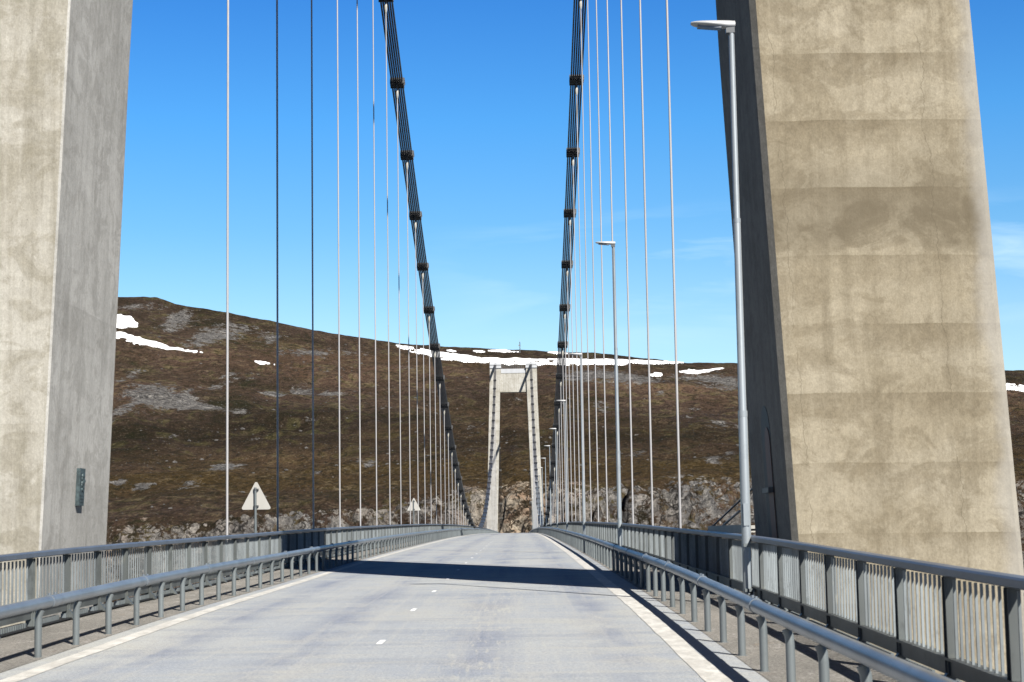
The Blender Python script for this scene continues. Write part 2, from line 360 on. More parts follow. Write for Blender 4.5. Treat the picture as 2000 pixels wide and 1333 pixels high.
_cx = np.array([-300,-180,-150,-120,-95,-60,-30,-8,0,8,30,60,90,200,300])      # cliff-top height (m) along the shore
_cz = np.array([3,3,4.5,6,9,11,13.5,16,18.5,18,17,19,19,18,16.])
def hill_z(X, Y):
    X = np.asarray(X, float); Y = np.asarray(Y, float)
    shore = 672 + 10*fbm(X/45., X*0+3.3, 4) - 10*np.exp(-((X-40)/45.)**2)
    ctop = np.interp(X, _cx, _cz)*(1+.35*fbm(X/22., Y/40., 3))
    eR = np.interp(X*YR/np.maximum(Y, 900), _ux, _ue)*.2 + np.interp(X, _ux, _ue)*.8
    t = np.clip((Y-700)/(YR-700), 0, None)
    e0 = np.interp(X, _cx, _cz)/700.
    tt = np.minimum(t, 1)
    tb = tt**.78 + .042*np.sin(tt*19+X*.004+.8*fbm(X/260., Y/300., 2))*(1-tt)**.8*np.minimum(tt*6, 1)
    e = e0+(eR-e0)*tb
    z = e*np.minimum(Y, YR)+1.7 - np.maximum(Y-YR, 0)*.16 - np.maximum(Y-YR, 0)**2*.0005
    fade = np.clip((1900-Y)/500., .3, 1)*np.clip((Y-690)/150., 0, 1)
    z = z + fade*(12*fbm(X/170., Y/210., 3) + 5.0*fbm(X/42., Y/55., 3)) + np.clip((Y-690)/60., 0, 1)*1.5*fbm(X/11., Y/15., 3)*(.4+.6*fade)
    # rocky shore cliff
    q = (Y-shore)/22.0 + .55*fbm(X/14., Y/14., 4)
    cl = np.clip(q, 0, 1); cl = cl*cl*(3-2*cl)
    step = np.floor(cl*5)/5+np.clip((cl*5-np.floor(cl*5))*2.2, 0, 1)/5
    cl = .45*cl+.55*step
    zc = -36 + (ctop+36)*cl + (4.2*fbm(X/7., Y/7., 4)+1.6*fbm(X/2.4, Y/2.4, 2))*np.clip(q*3, 0, 1)
    k = np.clip((Y-shore-24)/34., 0, 1)
    return np.where(Y < shore+24, zc, zc*(1-k)+np.maximum(z, zc*0+ctop*.8)*k)
def hill():
    us = np.linspace(-.36, .34, 940)
    ys = np.concatenate([np.linspace(640, 730, 130), np.linspace(731, 1000, 130)[:-1], np.linspace(1000, 1830, 230), np.linspace(1835, 2300, 24)])
    U, Yg = np.meshgrid(us, ys); Xg = U*Yg*(.55+.45*np.minimum(Yg, 1500)/1500)/.8
    Z = hill_z(Xg, Yg)
    gy = np.gradient(Z, axis=0)/np.gradient(Yg, axis=0); gx = np.gradient(Z, axis=1)/np.gradient(Xg, axis=1)
    steep = np.hypot(gx, gy)
    nr, nc = Z.shape
    co = np.stack([Xg, Yg, Z], -1).reshape(-1, 3)
    idx = np.arange(nr*nc).reshape(nr, nc)
    q = np.stack([idx[:-1,:-1], idx[:-1,1:], idx[1:,1:], idx[1:,:-1]], -1).reshape(-1, 4)
    me = bpy.data.meshes.new('hillside')
    me.vertices.add(len(co)); me.vertices.foreach_set('co', co.ravel())
    me.loops.add(q.size); me.loops.foreach_set('vertex_index', q.ravel().astype(np.int32))
    me.polygons.add(len(q)); me.polygons.foreach_set('loop_start', (np.arange(len(q))*4).astype(np.int32))
    me.polygons.foreach_set('use_smooth', np.ones(len(q), bool))
    me.update(calc_edges=True)
    # ground cover masks, world coordinates
    rock = np.clip((steep-.42)*1.1, -.3, .62) + .16*fbm(Xg/120., Yg/150., 3)
    shore_near = np.clip((730-Yg)/45., 0, 1)
    rock = np.where(Yg < 745, np.maximum(rock, -.12+(.42+.32*np.exp(-((Xg-5)/40.)**2)-.16*(Xg < -40))*shore_near + .7*fbm(Xg/22., Z/9.+Yg/25., 4)), rock)
    for (x, y, rx, ry, a) in ROCKS:
        d = ((Xg-x)/rx)**2+((Yg-y)/ry)**2
        rock = rock + 1.25*a*np.exp(-d*.9)
    el = (Z-1.7)/Yg
    rust = np.exp(-((el-.036)/.012)**2)*(.75+.9*fbm(Xg/130., Yg/90., 3)) + .9*np.clip(fbm(Xg/200.+9, Yg/120., 3)-.12, 0, 1)
    tan = np.exp(-((Xg-2)/20.)**2)*(Yg < 760) + .55*np.clip(fbm(Xg/30.+3, Yg/30., 2)+.15, 0, 1)*(Yg < 745)
    tone = .5 + .55*fbm(Xg/150.+5, Yg/110., 4) + .30*np.sin((el-.0)*95+1.2*fbm(Xg/240., Yg/240., 2)+Xg*.0035)*np.clip((el-.03)/.02, 0, 1)
    lap = np.gradient(np.gradient(Z, axis=0)/np.gradient(Yg, axis=0), axis=0)/np.gradient(Yg, axis=0)
    tone = np.clip(tone, 0, 1)
    for nme, arr in (('tone', tone), ('rock', rock), ('rust', np.clip(rust, 0, 1)), ('tan', np.clip(tan, 0, 1))):
        a = me.attributes.new(nme, 'FLOAT', 'POINT'); a.data.foreach_set('value', arr.ravel().astype(np.float32))
    me.materials.append(M['hill'])
    o = bpy.data.objects.new('hillside', me); COL.objects.link(o); tag(o, kind='structure')
ROCKS = []
SNOW = []
#@@BEGIN
ROCKS = [(-383.8, 1746.0, 18.4, 24.0, 0.55), (-273.3, 1680.0, 24.8, 43.0, 0.5), (-261.3, 1170.0, 6.0, 51.0, 0.6), (-216.9, 1466.0, 21.4, 21.0, 0.4), (-187.6, 1660.0, 14.4, 31.0, 0.5), (-141.7, 1166.0, 17.6, 13.0, 0.35), (-215.8, 1096.0, 14.0, 34.0, 0.35), (-168.1, 1096.0, 15.9, 26.0, 0.35), (-95.7, 1580.0, 18.3, 43.0, 0.4), (-92.4, 1280.0, 14.4, 28.0, 0.4), (66.4, 1334.0, 19.8, 39.0, 0.45), (65.9, 1026.0, 12.2, 10.0, 0.4), (49.3, 1514.0, 16.2, 43.0, 0.6), (134.6, 1128.0, 17.8, 29.0, 0.5), (-267.4, 1280.0, 20.4, 77.0, 0.8), (-241.7, 1244.0, 13.7, 36.0, 0.85), (-219.6, 1242.0, 21.0, 22.0, 0.8), (-311.5, 1384.0, 8.7, 94.0, 0.7), (-237.6, 1388.0, 10.4, 69.0, 0.6), (-191.5, 1224.0, 8.9, 16.0, 0.7), (-333.2, 1736.0, 10.4, 39.0, 0.7), (-289.5, 1620.0, 13.5, 60.0, 0.75), (-326.9, 1678.0, 17.4, 53.0, 0.55), (-236.5, 1698.0, 9.5, 36.0, 0.7), (-208.5, 1634.0, 16.3, 31.0, 0.55), (-272.0, 1734.0, 26.2, 26.0, 0.45), (-156.9, 1694.0, 28.6, 32.0, 0.4), (-162.0, 1554.0, 22.1, 42.0, 0.4), (-186.7, 1356.0, 11.6, 17.0, 0.8), (-174.4, 1416.0, 11.2, 39.0, 0.8), (-150.0, 1400.0, 10.0, 14.0, 0.8), (-156.3, 974.0, 9.3, 22.0, 0.8), (-163.4, 958.0, 5.2, 44.0, 0.6), (-187.8, 840.0, 5.7, 8, 0.7), (-175.1, 834.0, 4.5, 8, 0.7), (-156.0, 834.0, 7.6, 26.0, 0.6), (-79.2, 954.0, 3.4, 39.0, 0.7), (-86.6, 968.0, 2.6, 20.0, 0.6), (-102.4, 910.0, 5.5, 12.0, 0.6), (-197.8, 988.0, 4.3, 63.0, 0.45), (77.7, 1554.0, 29.6, 91.0, 0.7), (106.5, 1514.0, 23.5, 60.0, 0.65), (161.8, 1582.0, 24.6, 64.0, 0.75), (189.2, 1562.0, 14.2, 70.0, 0.75), (167.4, 1470.0, 20.8, 39.0, 0.6), (87.7, 792.0, 7.1, 33.0, 0.75), (100.3, 820.0, 4.9, 20.0, 0.75), (59.1, 880.0, 10.5, 18.0, 0.5), (118.3, 1230.0, 9.0, 17.0, 0.55), (132.9, 1170.0, 13.8, 18.0, 0.5), (134.9, 1342.0, 5.5, 8, 0.6), (115.1, 1406.0, 6.0, 17.0, 0.5), (-128.6, 1434.0, 25.0, 36.0, 0.35), (-63.1, 1462.0, 16.9, 22.0, 0.35), (-2.4, 974.0, 5.6, 29.0, 0.5), (-28.5, 1112.0, 13.0, 55.0, 0.35)]
SNOW = [([(-399.9, 1706.0), (-384.1, 1696.0), (-369.1, 1680.0), (-356.9, 1660.0), (-355.1, 1632.0), (-363.0, 1610.0), (-379.1, 1618.0)], ''), ([(-372.9, 1592.0), (-360.8, 1594.0), (-344.1, 1582.0), (-328.7, 1570.0), (-311.0, 1562.0), (-297.3, 1562.0), (-273.5, 1554.0), (-298.4, 1556.0), (-315.8, 1552.0), (-333.5, 1550.0), (-354.4, 1566.0), (-367.7, 1570.0)], ''), ([(-229.5, 1542.0), (-221.4, 1548.0), (-211.1, 1542.0), (-218.3, 1536.0), (-225.5, 1536.0)], ''), ([(-123.2, 1778.0), (-107.3, 1772.0), (-90.5, 1766.0), (-64.7, 1736.0), (-38.7, 1706.0), (-13.8, 1696.0), (15.9, 1700.0), (45.8, 1708.0), (86.7, 1730.0), (127.4, 1736.0), (170.0, 1792.0), (146.5, 1724.0), (114.1, 1690.0), (84.4, 1686.0), (44.7, 1670.0), (15.3, 1638.0), (-3.8, 1638.0), (-27.9, 1654.0), (-49.6, 1654.0), (-67.3, 1676.0), (-83.2, 1702.0), (-102.5, 1734.0), (-114.1, 1758.0)], ''), ([(-71.9, 1764.0), (-65.9, 1770.0), (-59.4, 1760.0), (-65.2, 1750.0)], ''), ([(-44.0, 1762.0), (-34.9, 1768.0), (-30.6, 1758.0), (-39.7, 1750.0)], ''), ([(-27.3, 1778.0), (-11.8, 1784.0), (2.2, 1768.0), (-11.7, 1762.0)], ''), ([(30.2, 1780.0), (43.0, 1794.0), (53.0, 1780.0), (39.9, 1774.0)], ''), ([(150.6, 1634.0), (163.9, 1672.0), (173.6, 1672.0), (190.9, 1696.0), (204.6, 1712.0), (186.4, 1678.0), (172.8, 1642.0), (156.2, 1618.0)], ''), ([(117.9, 1560.0), (124.4, 1596.0), (131.8, 1596.0), (125.6, 1566.0), (119.1, 1552.0)], ''), ([(444.7, 1626.0), (456.0, 1636.0), (465.9, 1618.0), (479.8, 1602.0), (441.5, 1474.0), (411.7, 1452.0), (403.0, 1466.0)], '')]
#@@END
hill()
def inpoly(P, X, Y):
    r = np.zeros(X.shape, bool); n = len(P)
    for i in range(n):
        x1, y1 = P[i]; x2, y2 = P[(i+1) % n]
        c = ((y1 > Y) != (y2 > Y)); xi = (x2-x1)*(Y-y1)/((y2-y1) if abs(y2-y1) > 1e-9 else 1e-9)+x1
        r ^= c & (X < xi)
    return r
for P, lab in SNOW:
    xs = [p[0] for p in P]; yv = [p[1] for p in P]
    dx = max(1.0, (max(xs)-min(xs))/160.); dy = max(.7, (max(yv)-min(yv))/90.)
    gx = np.arange(min(xs)-dx, max(xs)+2*dx, dx); gy = np.arange(min(yv)-dy, max(yv)+2*dy, dy)
    GX, GY = np.meshgrid(gx, gy)
    JX = GX+3.0*fbm(GX/6., GY/8., 3); JY = GY+5.0*fbm(GX/7.+40, GY/9., 3)
    ins = inpoly(P, JX, JY)
    ins &= (fbm(GX/9.+70, GY/14., 3) > -.30)
    near = ins.copy()
    for ax in (0, 1):
        for s in (1, -1): near |= np.roll(ins, s, ax)
    GZ = hill_z(GX, GY)+np.where(ins, 1.1, -.8)
    idx = np.arange(GX.size).reshape(GX.shape); fs = []
    for i in range(GX.shape[0]-1):
        for j in range(GX.shape[1]-1):
            if near[i,j] and near[i,j+1] and near[i+1,j+1] and near[i+1,j]: fs.append((int(idx[i,j]), int(idx[i,j+1]), int(idx[i+1,j+1]), int(idx[i+1,j])))
    if not fs: continue
    b = MB(); used = sorted({i for f in fs for i in f}); rm = {u: k for k, u in enumerate(used)}
    b.add([(float(GX.flat[u]), float(GY.flat[u]), float(GZ.flat[u])) for u in used], [tuple(rm[i] for i in f) for f in fs], True)
    tag(b.build('snow_patch', M['snow']), kind='structure')
# loose boulders strewn over the slope
bb = MB(); rr = random.Random(5)
_ico = [(0,0,1),(.894,0,.447),(.276,.851,.447),(-.724,.526,.447),(-.724,-.526,.447),(.276,-.851,.447),(.724,.526,-.447),(-.276,.851,-.447),(-.894,0,-.447),(-.276,-.851,-.447),(.724,-.526,-.447),(0,0,-1)]
_icf = [(0,1,2),(0,2,3),(0,3,4),(0,4,5),(0,5,1),(1,6,2),(2,7,3),(3,8,4),(4,9,5),(5,10,1),(2,6,7),(3,7,8),(4,8,9),(5,9,10),(1,10,6),(11,7,6),(11,8,7),(11,9,8),(11,10,9),(11,6,10)]
bx = []; 
while len(bx) < 1500:
    y = rr.uniform(700, 1750); x = y*rr.uniform(-.27, .32)
    if rr.random() < .15 or (vnoise(np.array([x/60.]), np.array([y/80.]))[0] > .2 and rr.random() < .5): bx.append((x, y))
bz = hill_z(np.array([p[0] for p in bx]), np.array([p[1] for p in bx]))
for (x, y), z in zip(bx, bz):
    s = .35+1.3*rr.random()**7
    bb.add([(x+s*a*rr.uniform(.7,1.4), y+s*b*rr.uniform(.7,1.4), z+s*c*rr.uniform(.45,.9)) for a, b, c in _ico], _icf)
tag(bb.build('boulders', M['boulder']), 'loose grey boulders strewn over the brown tundra slope', None, None, 'stuff')
# ------------------------------------------------------------------ setting: bridge deck, road, walkways, paint
XL, XR_ = -5.42, 5.17            # railings
GL, GR = -4.05, 3.83             # guard rails
CX = -.14
ysd = yrange(Y0, 60, 2)+yrange(60, Y1, 6)[1:]
d = MB(); d.sweep([(-5.75,-.02),(5.47,-.02),(5.47,-.5),(4.2,-.9),(3.0,-2.4),(-3.3,-2.4),(-4.5,-.9),(-5.75,-.5)], ysd)
tag(d.build('bridge_deck', M['deck_side']), kind='structure')
def strip(name, x0, x1, dz, m, ys=ysd):
    b = MB(); vs = []; fs = []
    nx = 4
    for y in ys:
        for k in range(nx+1):
            vs.append((x0+(x1-x0)*k/nx, y, deck(y)+dz))
    for i in range(len(ys)-1):
        for k in range(nx): a = i*(nx+1)+k; fs.append((a, a+1, a+nx+2, a+nx+1))
    b.add(vs, fs); return b
rb = strip('road', -3.95, 3.75, .004, None)
tag(rb.build('road', M['road']), kind='structure')
for a, c in ((-5.60, -3.95), (3.75, 5.32)):
    tag(strip('walkway', a, c, .008, None).build('walkway', M['walk']), kind='structure')
for a, c in ((-3.72, -3.50), (3.16, 3.40)):
    b = MB(); vs = []; fs = []; rr2 = random.Random(3)
    yy = yrange(Y0, 90, .5)+yrange(90, Y1, 4)[1:]
    for y in yy:
        j0 = rr2.uniform(-.007, .007); j1 = rr2.uniform(-.012, .012)
        vs += [(a+j0, y, deck(y)+.009), (c+j1, y, deck(y)+.009)]
    for i in range(len(yy)-1): fs.append((2*i, 2*i+1, 2*i+3, 2*i+2))
    b.add(vs, fs); tag(b.build('edge_line', M['paint']), kind='structure')
for i in range(16):
    y = 21.75+6.5*(i-2)
    b = MB(); x = -.27+min(i, 8)*.009
    L = .62
    b.add([(x-.035, y-L/2, deck(y-L/2)+.009), (x+.035, y-L/2, deck(y-L/2)+.009), (x+.045, y+L/2, deck(y+L/2)+.009), (x-.025, y+L/2, deck(y+L/2)+.009)], [(0,1,2,3)])
    if y < 285: tag(b.build('centre_dash', M['dash']), kind='structure')
# expansion joint at the tower
# ------------------------------------------------------------------ bridge railings
def railing(x, side, label):
    root = empty('bridge_railing', (x, Y0, deck(Y0))); tag(root, label, 'railing', 'bridge railings')
    off = Vector((x, Y0, deck(Y0)))
    def part(b, name, m):
        b.v = [(v[0]-off.x, v[1]-off.y, v[2]-off.z) for v in b.v]
        return b.build(name, m, root)
    s = side                               # +1: walkway on the -X side
    ys = yrange(Y0, 60, 1)+yrange(60, Y1, 4)[1:]
    b = MB(); b.sweep([(-.078,1.012),(-.078,1.068),(-.062,1.085),(.062,1.085),(.078,1.068),(.078,1.012),(.062,1.0),(-.062,1.0)], ys, x)
    part(b, 'handrail', M['handrail'])
    b = MB(); b.sweep([(-.03,.15),(-.03,.30),(.03,.30),(.03,.15)], ys, x); b.sweep([(-.06,.28),(-.06,.305),(.06,.305),(.06,.28)], ys, x)
    part(b, 'bottom_rail', M['rail_green'])
    # posts: I-shaped upright with a tapering foot bracket, first posts as parts
    p = MB()
    p.box(-.012,.012,-.05,.05,0.03,1.005)
    p.box(-.05,.05,-.058,-.048,.03,.99); p.box(-.05,.05,.048,.058,.03,.99)
    p.hexa([(-.06,-.06,.03),(.06,-.06,.03),(.06,.06,.03),(-.06,.06,.03)],[(-.06,-.06,.045),(.06,-.06,.045),(.06,.06,.045),(-.06,.06,.045)])
    p.hexa([(-s*.012,-.045,.03),(-s*.16,-.045,.03),(-s*.16,.045,.03),(-s*.012,.045,.03)],[(-s*.012,-.045,.17),(-s*.05,-.045,.17),(-s*.05,.045,.17),(-s*.012,.045,.17)])
    pm = p.mesh('post', M['rail_green'])
    pitch = 1.97; first = (13.46 if side > 0 else 25.0) - 9*pitch*(1 if side > 0 else 1)
    while first > -4: first -= pitch
    py = [first+pitch*i for i in range(int((Y1-first)/pitch))]
    nb = 10
    pn = MB()
    for i in range(nb):
        y = pitch*(i+1)/(nb+1)
        pn.box(-.011,.011,y-.011,y+.011,.30,.99)
    pan = pn.mesh('bar_panel', M['bars'])
    rest_p = MB(); rest_b = MB()
    for i, y in enumerate(py):
        z = deck(y)
        if i < 98:
            o = bpy.data.objects.new('post', pm); COL.objects.link(o); o.parent = root; o.location = (0, y-off.y, z-off.z)
            o = bpy.data.objects.new('bar_panel', pan); COL.objects.link(o); o.parent = root
            k = (deck(y+pitch)-z)/pitch
            o.matrix_local = Matrix(((1,0,0,0),(0,1,0,y-off.y),(0,k,1,z-off.z),(0,0,0,1)))
        else:
            rest_p.box(x-.05,x+.05,y-.055,y+.055,z+.03,z+.99)
            for q in range(nb):
                yb = y+pitch*(q+1)/(nb+1); zb = deck(yb); rest_b.box(x-.011,x+.011,yb-.011,yb+.011,zb+.3,zb+.99)
    tag(part(rest_p, 'far_post', M['rail_green']), kind='stuff'); tag(part(rest_b, 'far_bar_panel', M['bars']), kind='stuff')
    return root
railing(XL, -1, 'grey steel bridge railing of vertical bars along the left walkway')
railing(XR_, 1, 'grey steel bridge railing of vertical bars along the right walkway, blurred close up')
# black strip paints in the dark gap below the railings, with stubby anchor blocks
g = MB(); blocks = MB()
for x, s in ((XL, 1), (XR_, -1)):
    g.sweep([(-.10,.032),(.10,.032),(.10,.05),(-.10,.05)], ysd, x+s*.0)
go = g.build('gap_strip', M['black']); tag(go, kind='structure')
for x, s in ((XL, 1), (XR_, -1)):
    y = 8.0
    while y < 150:
        if int(y/.11) % 16 not in (0, 1, 2): blocks.box(x-.04, x+.04, y, y+.055, .05, .115, deck)
        y += .11
blocks.build('anchor_blocks', M['galv'], go)['kind'] = 'stuff'
# ------------------------------------------------------------------ tubular guard rails
def guardrail(x, s, label, ph):
    root = empty('guard_rail', (x, Y0, deck(Y0))); tag(root, label, 'guard rail', 'tubular guard rails')
    off = Vector((x, Y0, deck(Y0)))
    def part(b, name, m):
        b.v = [(v[0]-off.x, v[1]-off.y, v[2]-off.z) for v in b.v]; return b.build(name, m, root)
    ys = yrange(Y0, 80, 1)+yrange(80, Y1, 5)[1:]
    b = MB(); b.tube([(x, y, deck(y)+.61) for y in ys], .069, 20); part(b, 'rail_tube', M['tube'])
    p = MB()
    p.tube([(0,0,.0),(0,0,.42),(s*-.006,0,.50),(s*-.03,0,.56)], .041, 14); p.tube([(0,0,0),(0,0,.03)], .062, 12)
    pm = p.mesh('post', M['galv'])
    sl = MB(); sl.tube([(0,-.16,.61),(0,.16,.61)], .074, 20); sl.tube([(0,-.13,.68),(0,-.13,.705)], .018, 8); sl.tube([(0,.13,.68),(0,.13,.705)], .018, 8)
    sl.tube([(0,-.162,.61),(0,-.156,.61)], .077, 20)
    slm = sl.mesh('sleeve', M['tube'])
    pitch = 1.73; y = ph
    while y > Y0+2: y -= pitch
    i = 0; rest = MB()
    while y < Y1-2:
        z = deck(y)
        if -2 < y and i < 100:
            o = bpy.data.objects.new('post', pm); COL.objects.link(o); o.parent = root; o.location = (0, y-off.y, z-off.z-.02); i += 1
        else: rest.tube([(x,y,z),(x,y,z+.53)], .04, 6)
        y += pitch
    tag(part(rest, 'far_post', M['galv']), kind='stuff')
    y = ph+.6
    while y < 250:
        o = bpy.data.objects.new('sleeve', slm); COL.objects.link(o); o.parent = root
        k = slope(y); o.matrix_local = Matrix(((1,0,0,0),(0,1,0,y-off.y),(0,k,1,deck(y)-off.z-.0),(0,0,0,1))); y += pitch*3
    return root
guardrail(GL, -1, 'round steel tube guard rail on short posts beside the left edge line', 20.37)
guardrail(GR, 1, 'round steel tube guard rail on short posts beside the right edge line', 17.49)
# ------------------------------------------------------------------ towers
def leg_mesh(sx, prof, yf, yb, mats, ch=.09):
    """prof: list of (z, inner, outer); chamfered rectangular leg"""
    b = MB(); rings = []
    for z, xi, xo, ty in prof:
        y0 = yf+ty; y1 = yb-ty
        rings.append([(sx*(xi+ch),y0,z),(sx*(xo-ch),y0,z),(sx*xo,y0+ch,z),(sx*xo,y1-ch,z),(sx*(xo-ch),y1,z),(sx*(xi+ch),y1,z),(sx*xi,y1-ch,z),(sx*xi,y0+ch,z)])
    vs = [v for r in rings for v in r]; fs = []; mi = []
    for i in range(len(rings)-1):
        for k in range(8):
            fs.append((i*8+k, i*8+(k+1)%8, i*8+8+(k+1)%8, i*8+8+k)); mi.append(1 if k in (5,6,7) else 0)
    fs.append(tuple(range(8))[::-1]); mi.append(0); n = (len(rings)-1)*8; fs.append(tuple(range(n, n+8))); mi.append(0)
    b.add(vs, fs)
    return b, mi
def tower(Y, lp, rp, mats, label, loc, beam_z, top):
    root = empty('bridge_tower', loc); tag(root, label, 'bridge tower', 'concrete bridge towers')
    off = Vector(loc)
    def part(b, name, m, parent=root):
        b.v = [(v[0]-off.x, v[1]-off.y, v[2]-off.z) for v in b.v]; return b.build(name, m, parent)
    legs = []
    for sx, prof, m0 in ((-1, lp, mats[0]), (1, rp, mats[1])):
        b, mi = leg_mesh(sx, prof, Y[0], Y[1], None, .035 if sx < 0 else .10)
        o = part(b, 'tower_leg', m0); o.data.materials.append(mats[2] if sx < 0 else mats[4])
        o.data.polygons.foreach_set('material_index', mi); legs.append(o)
    def xin(prof, z): return float(np.interp(z, [p[0] for p in prof], [p[1] for p in prof]))
    b = MB(); z0, z1 = beam_z
    a0, a1 = -xin(lp, z0)-.02, -xin(lp, z1)-.02; c0, c1 = xin(rp, z0)+.02, xin(rp, z1)+.02
    yf, yb = Y[0]+.9, Y[1]-.9
    b.hexa([(a0,yf,z0),(c0,yf,z0),(c0,yb,z0),(a0,yb,z0)], [(a1,yf,z1),(c1,yf,z1),(c1,yb,z1),(a1,yb,z1)])
    part(b, 'crossbeam', mats[3])
    b = MB(); b.box(a1+.05, c1-.05, yf-.12, yf+.15, z1-1.35, z1+.02); part(b, 'beam_edge_band', M['saddle_box'])
    b = MB()
    n = 12
    for q in (.35, .7, 1.05, 1.25): b.tube([(a1,yf,z1+q),(c1,yf,z1+q)], .03, 6)
    for i in range(n+1): x = a1+(c1-a1)*i/n; b.tube([(x,yf,z1),(x,yf,z1+1.25)], .03, 6)
    part(b, 'roof_railing', M['galv'])
    for sx, prof in ((-1, lp), (1, rp)):
        xo, xi = prof[-1][2], prof[-1][1]; zt = prof[-1][0]
        b = MB(); xa, xb = sorted((sx*(xi-.03), sx*(xo+.03))); b.box(xa, xb, Y[0]-.05, Y[1]+.05, zt-.05, zt+.55)
        b.box(xa-.02, xb+.02, Y[0]-.07, Y[1]+.07, zt-1.0, zt-.2)
        part(b, 'leg_cap', M['saddle_box'])
        b = MB(); b.tube([(sx*(xi+1.1),(Y[0]+Y[1])/2,zt+.5),(sx*(xi+1.1),(Y[0]+Y[1])/2,zt+2.3)], .06, 6); part(b, 'mast_rod', M['white_steel'])
    return root, legs, part
zt = 54.2
near_l = [(-33, 7.9, 12.0, 0), (1.5, 6.53, 10.2, 0), (11, 6.15, 9.8, .03), (30, 5.2, 8.7, .15), (zt, 4.0, 7.35, .3)]
near_r = [(-33, 7.6, 11.6, 0), (1.5, 6.0, 9.82, 0), (11, 5.56, 9.36, .03), (30, 4.9, 8.75, .15), (zt, 3.75, 7.9, .2)]
far_l = [(-33, 6.7, 10.1, 0), (2.3, 5.60, 8.98, 0), (45.7, 4.16, 7.5, .2), (zt, 3.78, 7.25, .25)]
far_r = [(-33, 6.6, 10.0, 0), (2.3, 5.45, 8.78, 0), (45.7, 4.2, 7.5, .2), (zt, 3.98, 7.45, .25)]
tn, nlegs, npart = tower((29.6, 34.3), near_l, near_r, (M['tower_left'], M['tower_right'], M['tower_grey'], M['tower_left'], M['tower_grey_shade']),
      'huge near concrete tower whose two stained legs stand either side of the road', (0, TN, deck(TN)-.5), (45.7, 53.0), zt)
tf, flegs, fpart = tower((TF, TF+4.4), far_l, far_r, (M['tower_far'],)*5,
      'far concrete portal tower standing at the other end of the bridge', (0, TF+2, deck(TF)-.5), (45.7, 53.0), zt)
# door in the inner face of the near right leg
def rface(z): return float(np.interp(z, [p[0] for p in near_r], [p[1] for p in near_r]))
def arch(yc, hw, zt_):
    n = 10
    return [(yc+hw, .6), (yc+hw, zt_)] + [(yc+hw*math.cos(q), zt_+hw*math.sin(q)) for q in [math.pi*i/n for i in range(1, n)]] + [(yc-hw, zt_), (yc-hw, .6)]
def arch_panel(pts, d0):
    b = MB(); k = len(pts)
    vs = [(rface(z)-d0, y, z) for y, z in pts]+[(rface(z)+.2, y, z) for y, z in pts]
    b.add(vs, [tuple(range(k)), tuple(range(k, 2*k))]+[(i, (i+1)%k, k+(i+1)%k, k+i) for i in range(k)]); return b
npart(arch_panel(arch(31.75, .55, 3.35), .006), 'door_recess_shade', M['black'], nlegs[1])  # flat black panel painting in the shade of the door recess
npart(arch_panel(arch(31.55, .30, 3.2), .02), 'door', M['door'], nlegs[1])
b = MB(); b.box(rface(2.2)-.12, rface(2.2)-.03, 31.2, 32.0, 2.33, 2.42); npart(b, 'door_bar', M['dark_steel'], nlegs[1])
# maintenance gangway beside / behind the near right leg
root = empty('access_platform', (6.2, 35, 1.4)); tag(root, 'white steel access platform with sloping stays behind the near right tower leg', 'platform')
def rel(b, loc): b.v = [(v[0]-loc[0], v[1]-loc[1], v[2]-loc[2]) for v in b.v]; return b
pl = (6.2, 35, 1.4)
b = MB(); b.box(5.75, 5.87, 34.35, 40.4, 1.62, 1.78); b.box(6.9, 7.02, 34.35, 40.4, 1.62, 1.78); b.box(5.75, 7.02, 40.4, 40.52, 1.62, 1.78)
rel(b, pl).build('beam', M['white_steel'], root)
b = MB()
for i in range(18): b.box(5.88, 6.89, 34.6+.3*i, 34.82+.3*i, 1.66, 1.70)
rel(b, pl).build('floor_grating', M['dark_steel'], root)
b = MB(); b.tube([(5.8,40.2,1.75),(6.08,33.9,2.6)], .02, 8); rel(b, pl).build('stay', M['dark_steel'], root)
b = MB(); b.tube([(5.8,38.2,1.75),(5.8,35.0,2.05)], .025, 8); rel(b, pl).build('strut', M['white_steel'], root)
# bronze relief on the inner face of the near left leg
def lface(z): return -float(np.interp(z, [p[0] for p in near_l], [p[1] for p in near_l]))
pz0, pz1, py0, py1 = 2.30, 2.97, 31.72, 32.08
root = empty('relief_plaque', (lface(2.3), 32.85, 2.26)); tag(root, 'narrow upright bronze relief plaque fixed to inner face of the near left tower leg', 'plaque')
loc = tuple(root.location)
def lf(y, z, dd): return (lface(z)+dd, y, z)
b = MB(); b.hexa([lf(py0,pz0,0), lf(py1,pz0,0), lf(py1,pz0,.07), lf(py0,pz0,.07)], [lf(py0,pz1,0), lf(py1,pz1,0), lf(py1,pz1,.07), lf(py0,pz1,.07)])
rel(b, loc).build('panel', M['bronze'], root)
b = MB(); rr3 = random.Random(4)
for (yy, zz, sr) in ((.5,.80,.085),(.45,.72,.07),(.62,.66,.10),(.5,.60,.09),(.42,.55,.07),(.58,.50,.08),(.5,.44,.06),(.72,.70,.06),(.68,.40,.05)):
    yc = py0+(py1-py0)*yy; zc = pz0+(pz1-pz0)*zz
    b.add([(lface(zc)+.06+sr*.6*c, yc+sr*a*.9, zc+sr*bq*.75) for a, bq, c in _ico], _icf, True)
for k in range(3): b.hexa([lf(py0+.06,pz0+.07+.055*k,.068), lf(py1-.06,pz0+.07+.055*k,.068), lf(py1-.06,pz0+.07+.055*k,.08), lf(py0+.06,pz0+.07+.055*k,.08)], [lf(py0+.06,pz0+.085+.055*k,.068), lf(py1-.06,pz0+.085+.055*k,.068), lf(py1-.06,pz0+.085+.055*k,.08), lf(py0+.06,pz0+.085+.055*k,.08)])
rel(b, loc).build('relief_figures', M['bronze'], root)
